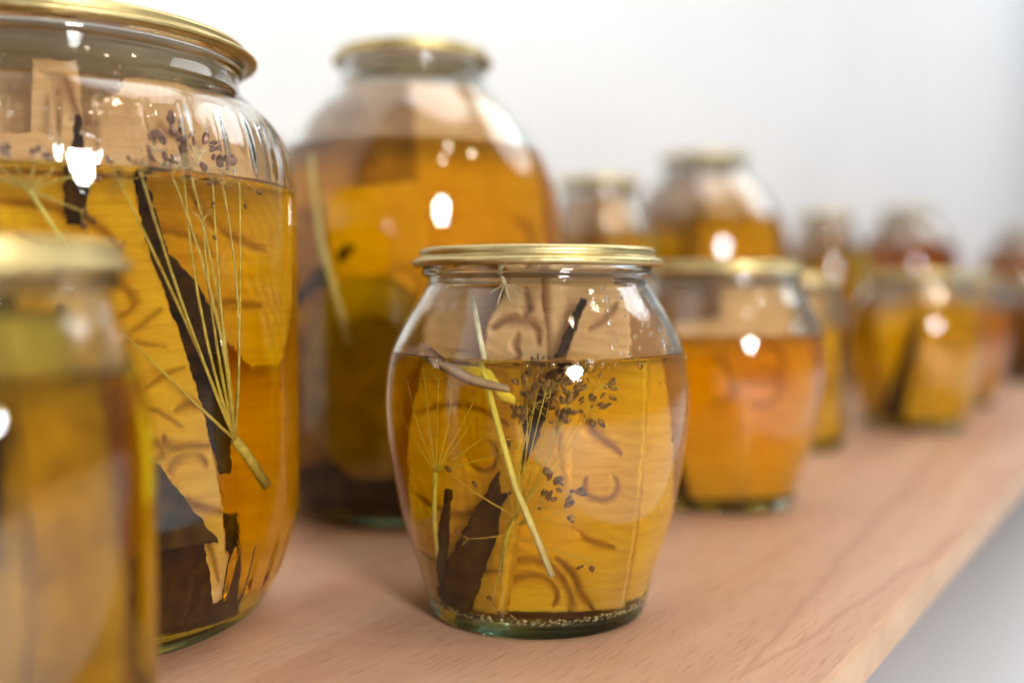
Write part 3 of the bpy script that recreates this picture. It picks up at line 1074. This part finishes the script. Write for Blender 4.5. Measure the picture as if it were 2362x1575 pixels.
l, r = rect(-62, 66, 10, 176)
me = slice_mesh(l, r, 6, [(scroll(0, 150, 14, 9, 0, 220, 16), 0.9, 1.4)], 1.5, seed=27)
put(me, 'carved_slice', M['slice'], *B, (2, 4, 3), (1, 0, 4), 'slice standing at the back of the big ribbed jar', 'slice', GS)
me = slice_mesh([(36, 8), (64, 6)], [(36, 30), (50, 28), (64, 14)], 5, [], 0.9, seed=29)
put(me, 'carved_slice', M['slice'], *B, (0, -54, 2), (0, 0, 0), 'small pale slice end low in the big ribbed jar, left of the dark wedge', 'slice', GS)
me = slice_mesh([(50, 39), (61, 36), (80, 30), (106, 21), (125, 19), (142, 18)], [(50, 42), (61, 43), (80, 42), (100, 38), (108, 34), (118, 26), (142, 20)], 4, [], 1.0, seed=31, rough=0.7)
put(me, 'dark_strip', M['bark'], *B, (-1, -46, 3), (-1, 0, 4), 'long dark bark strip beside the tapering slice in the big ribbed jar', 'bark', GBK)
me = slice_mesh([(33, 12), (40, 14), (58, 13), (72, 8)], [(33, 38), (40, 33), (49, 27), (63, 17.5), (72, 10)], 3, [], 0.9, seed=33, rough=0.6)
put(me, 'dark_strip', M['bark'], *B, (0, -59, 2), (0, 0, 3), 'dark bark wedge low at the front of the big ribbed jar', 'bark', GBK)
l, r = rect(-46, 40, 8, 36)
me = slice_mesh(l, r, 5, [], 2.0, seed=34, rough=0.6)  # added to darken the foot of the jar, where little light gets in
put(me, 'dark_strip', M['bark'], *B, (0, -16, 0), (-8, 0, 0), 'dark piece standing in for shade across the bottom of the big ribbed jar', 'bark', GBK)
me = slice_mesh([(128, -2), (140, -3.0), (158, -1.0)], [(128, 2.5), (140, 2.6), (158, 0.6)], 4, [], 0.9, seed=35, rough=0.5)
put(me, 'dark_strip', M['bark'], *B, (-7, -56, 0), (0, 4, 0), 'small dark bark splinter at the brine line of the big ribbed jar', 'bark', GBK)

UK[0] = 'ribbed'
rnd = random.Random(12)
d4 = empty('dill_head', (B[0] * MM, B[1] * MM, 0), facing(*B))
tag(d4, 'large dill head with long pale rays fanning upward in the big ribbed jar', 'dill', GD)
nb = (43, -48, 64)
link('stalk', tube_mesh('stalk', [nb, (47, -44, 58), (53, -37, 47)], 1.6, 1.9, 9), M['stalk'], d4)
umbel(d4, rnd, nb, [(14, -64, 137), (19, -64, 140), (27, -61, 141), (32, -59, 142), (38, -55, 141), (41, -53, 140), (46, -49, 142), (8, -63, 104), (35, -57, 128), (30, -58, 140)], 0.55, 8, 7.0, 0.35, 1.9, sag=0.05)
umbel(d4, rnd, (32, -58, 141), [(26, -58, 148), (31, -57, 151), (36, -54, 149), (29, -58, 153), (40, -50, 146)], 0.4, 6, 4.0, 0.8, 1.9)
d5 = empty('dill_head', (B[0] * MM, B[1] * MM, 0), facing(*B))
tag(d5, 'pale dill head with knobbly seeds at the brine line, left in the big ribbed jar', 'dill', GD)
nb = (-8.5, -66, 136)
link('stalk', tube_mesh('stalk', [nb, (-4, -66, 128), (1, -65, 120)], 0.7, 0.5, 8), M['straw'], d5)
umbel(d5, rnd, nb, [(-20, -64, 142), (-16, -65, 143), (-12, -66, 143.5), (-7, -66, 143), (-2, -66, 142.5), (4, -66, 141), (-18, -64, 140), (3, -66, 131)], 0.5, 4, 3.0, 0.6, 2.0)

# ---- blurred jars: two or three slices and a strip each
rnd = random.Random(77)
SIMPLE = {}
def simple_slice(w, h, k):
    key = (w, h, k)
    if key not in SIMPLE:
        q = random.Random(k)
        ln = [(scroll(q.uniform(-w / 4, w / 4), q.uniform(h * .3, h * .8), w * .3, w * .15, q.uniform(0, 360), q.uniform(400, 600), 14), 1.1, 1.5) for _ in range(2)]
        SIMPLE[key] = slice_mesh([(0, -w * .38), (h * .3, -w * .5), (h, -w * .46)], [(0, w * .4), (h * .4, w * .5), (h, w * .4)], 5, ln, 1.9, seed=k)
    return SIMPLE[key]


def fill(kind, jx, jy, ph, sd, spec):
    K = KINDS[kind]
    names = ('left-hand', 'right-hand', 'middle', 'rear')
    for i, (x, y, w, h, lean, yaw) in enumerate(spec):
        me = simple_slice(w, h, sd + i).copy()
        put(me, 'carved_slice', M['slice_brown' if (i == 0 and jy in (510, 514)) else 'slice_olive_dim' if (kind == 'slim' and jx < 0) else ('slice_brown' if (jy > 1100 or (jy > 780 and i != 1 and kind != 'barrel')) else 'slice')], jx, jy, (x, y, 7), (lean, (0, 0, -7, 0)[i], yaw), names[i] + ' slice inside ' + ph, 'slice', GS)


SPEC = {
    'barrel': [(-19, -14, 40, 103, -3, -24), (20, -12, 40, 105, -4, 26), (1, -25, 34, 88, -5, 2), (0, 12, 84, 106, 1, 6)],
    'slim': [(-9, -9, 28, 96, -3, -20), (10, -8, 24, 98, -3, 25), (0, 9, 46, 100, 2, 5)],
    'tall': [(-14, -14, 42, 174, -2, -20), (16, -12, 38, 176, -3, 24), (0, 12, 70, 178, 1, 4)],
    'three_litre': [(-28, -30, 62, 196, -3, -22), (30, -28, 62, 202, -4, 24), (2, -48, 46, 150, -4, 3), (0, 12, 120, 208, 1, 6)],
}
fill('three_litre', C[0], C[1], 'the tall large jar behind the focused jar', 41, SPEC['three_litre'])
for (kind, x, y, lev, mt, lab, ph, sd) in FAR:
    fill(kind, x, y, ph, sd * 3, SPEC[kind])
    K = KINDS[kind]
    h = K['zf'] * 0.7
    me = slice_mesh([(0, -9), (h * 0.5, -6), (h, -2)], [(0, 8), (h * 0.5, 4), (h, 1.5)], 4, [], 3.0, seed=sd, rough=1.0)
    put(me, 'dark_strip', M['bark'], x, y, ((-0.27 if y == 514 else -0.18) * h, -inner_r(kind, h * .5) * 0.62, 8), (-2, rnd.uniform(-16, 20), 0), 'dark bark strip inside ' + ph, 'bark', GBK)
ell = [(24 + 92 * k / 12, 30 * math.sqrt(max(0.02, 1 - ((k - 6) / 6.2) ** 2))) for k in range(13)]
me = slice_mesh([(a, -19 - b) for a, b in ell], [(a, -19 + b) for a, b in ell], 6, [(scroll(-19, 80, 16, 9, 30, 250, 16), 1.2, 1.5)], 1.4, seed=51)
put(me, 'carved_slice', M['slice_olive_dim'], *C, (0, -56, 0), (-2, 0, -12), 'broad rounded slice low at the left front of the tall large jar', 'slice', GS)
me = slice_mesh([(6, -6), (40, -2), (80, 6), (100, 16)], [(6, 56), (40, 58), (70, 50), (100, 30)], 5, [], 2.2, seed=52, rough=1.2)
put(me, 'dark_strip', M['bark'], *C, (0, -40, 2), (-2, 0, 6), 'broad dark bark piece low at the right of the tall large jar', 'bark', GBK)
me = slice_mesh([(6, -60), (22, -60), (30, -40)], [(6, 60), (22, 60), (30, 44)], 5, [], 2.2, seed=53, rough=1.2)  # dark sheet in place of the shade low in this jar
put(me, 'dark_strip', M['bark'], *C, (0, -50, 2), (-6, 0, 0), 'dark piece standing in for the dim bottom of the tall large jar', 'bark', GBK)
me = slice_mesh([(100, -58), (112, -46), (128, -28)], [(100, -50), (112, -34), (128, -24)], 4, [], 1.6, seed=54, rough=1.0)
put(me, 'dark_strip', M['bark'], *C, (0, -46, 2), (0, 0, -8), 'small dark bark sliver at mid height, left in the tall large jar', 'bark', GBK)
me = tube_mesh('straw_stem', [(-48, -50, 170), (-40, -56, 130), (-28, -62, 85)], 1.6, 1.8, 8)
tag(put(me, 'straw_stem', M['straw'], *C, (0, 0, 0), (0, 0, 0), '', 'stem', None), 'pale stem slanting down the left of the tall large blurred jar', 'stem', 'loose stems')
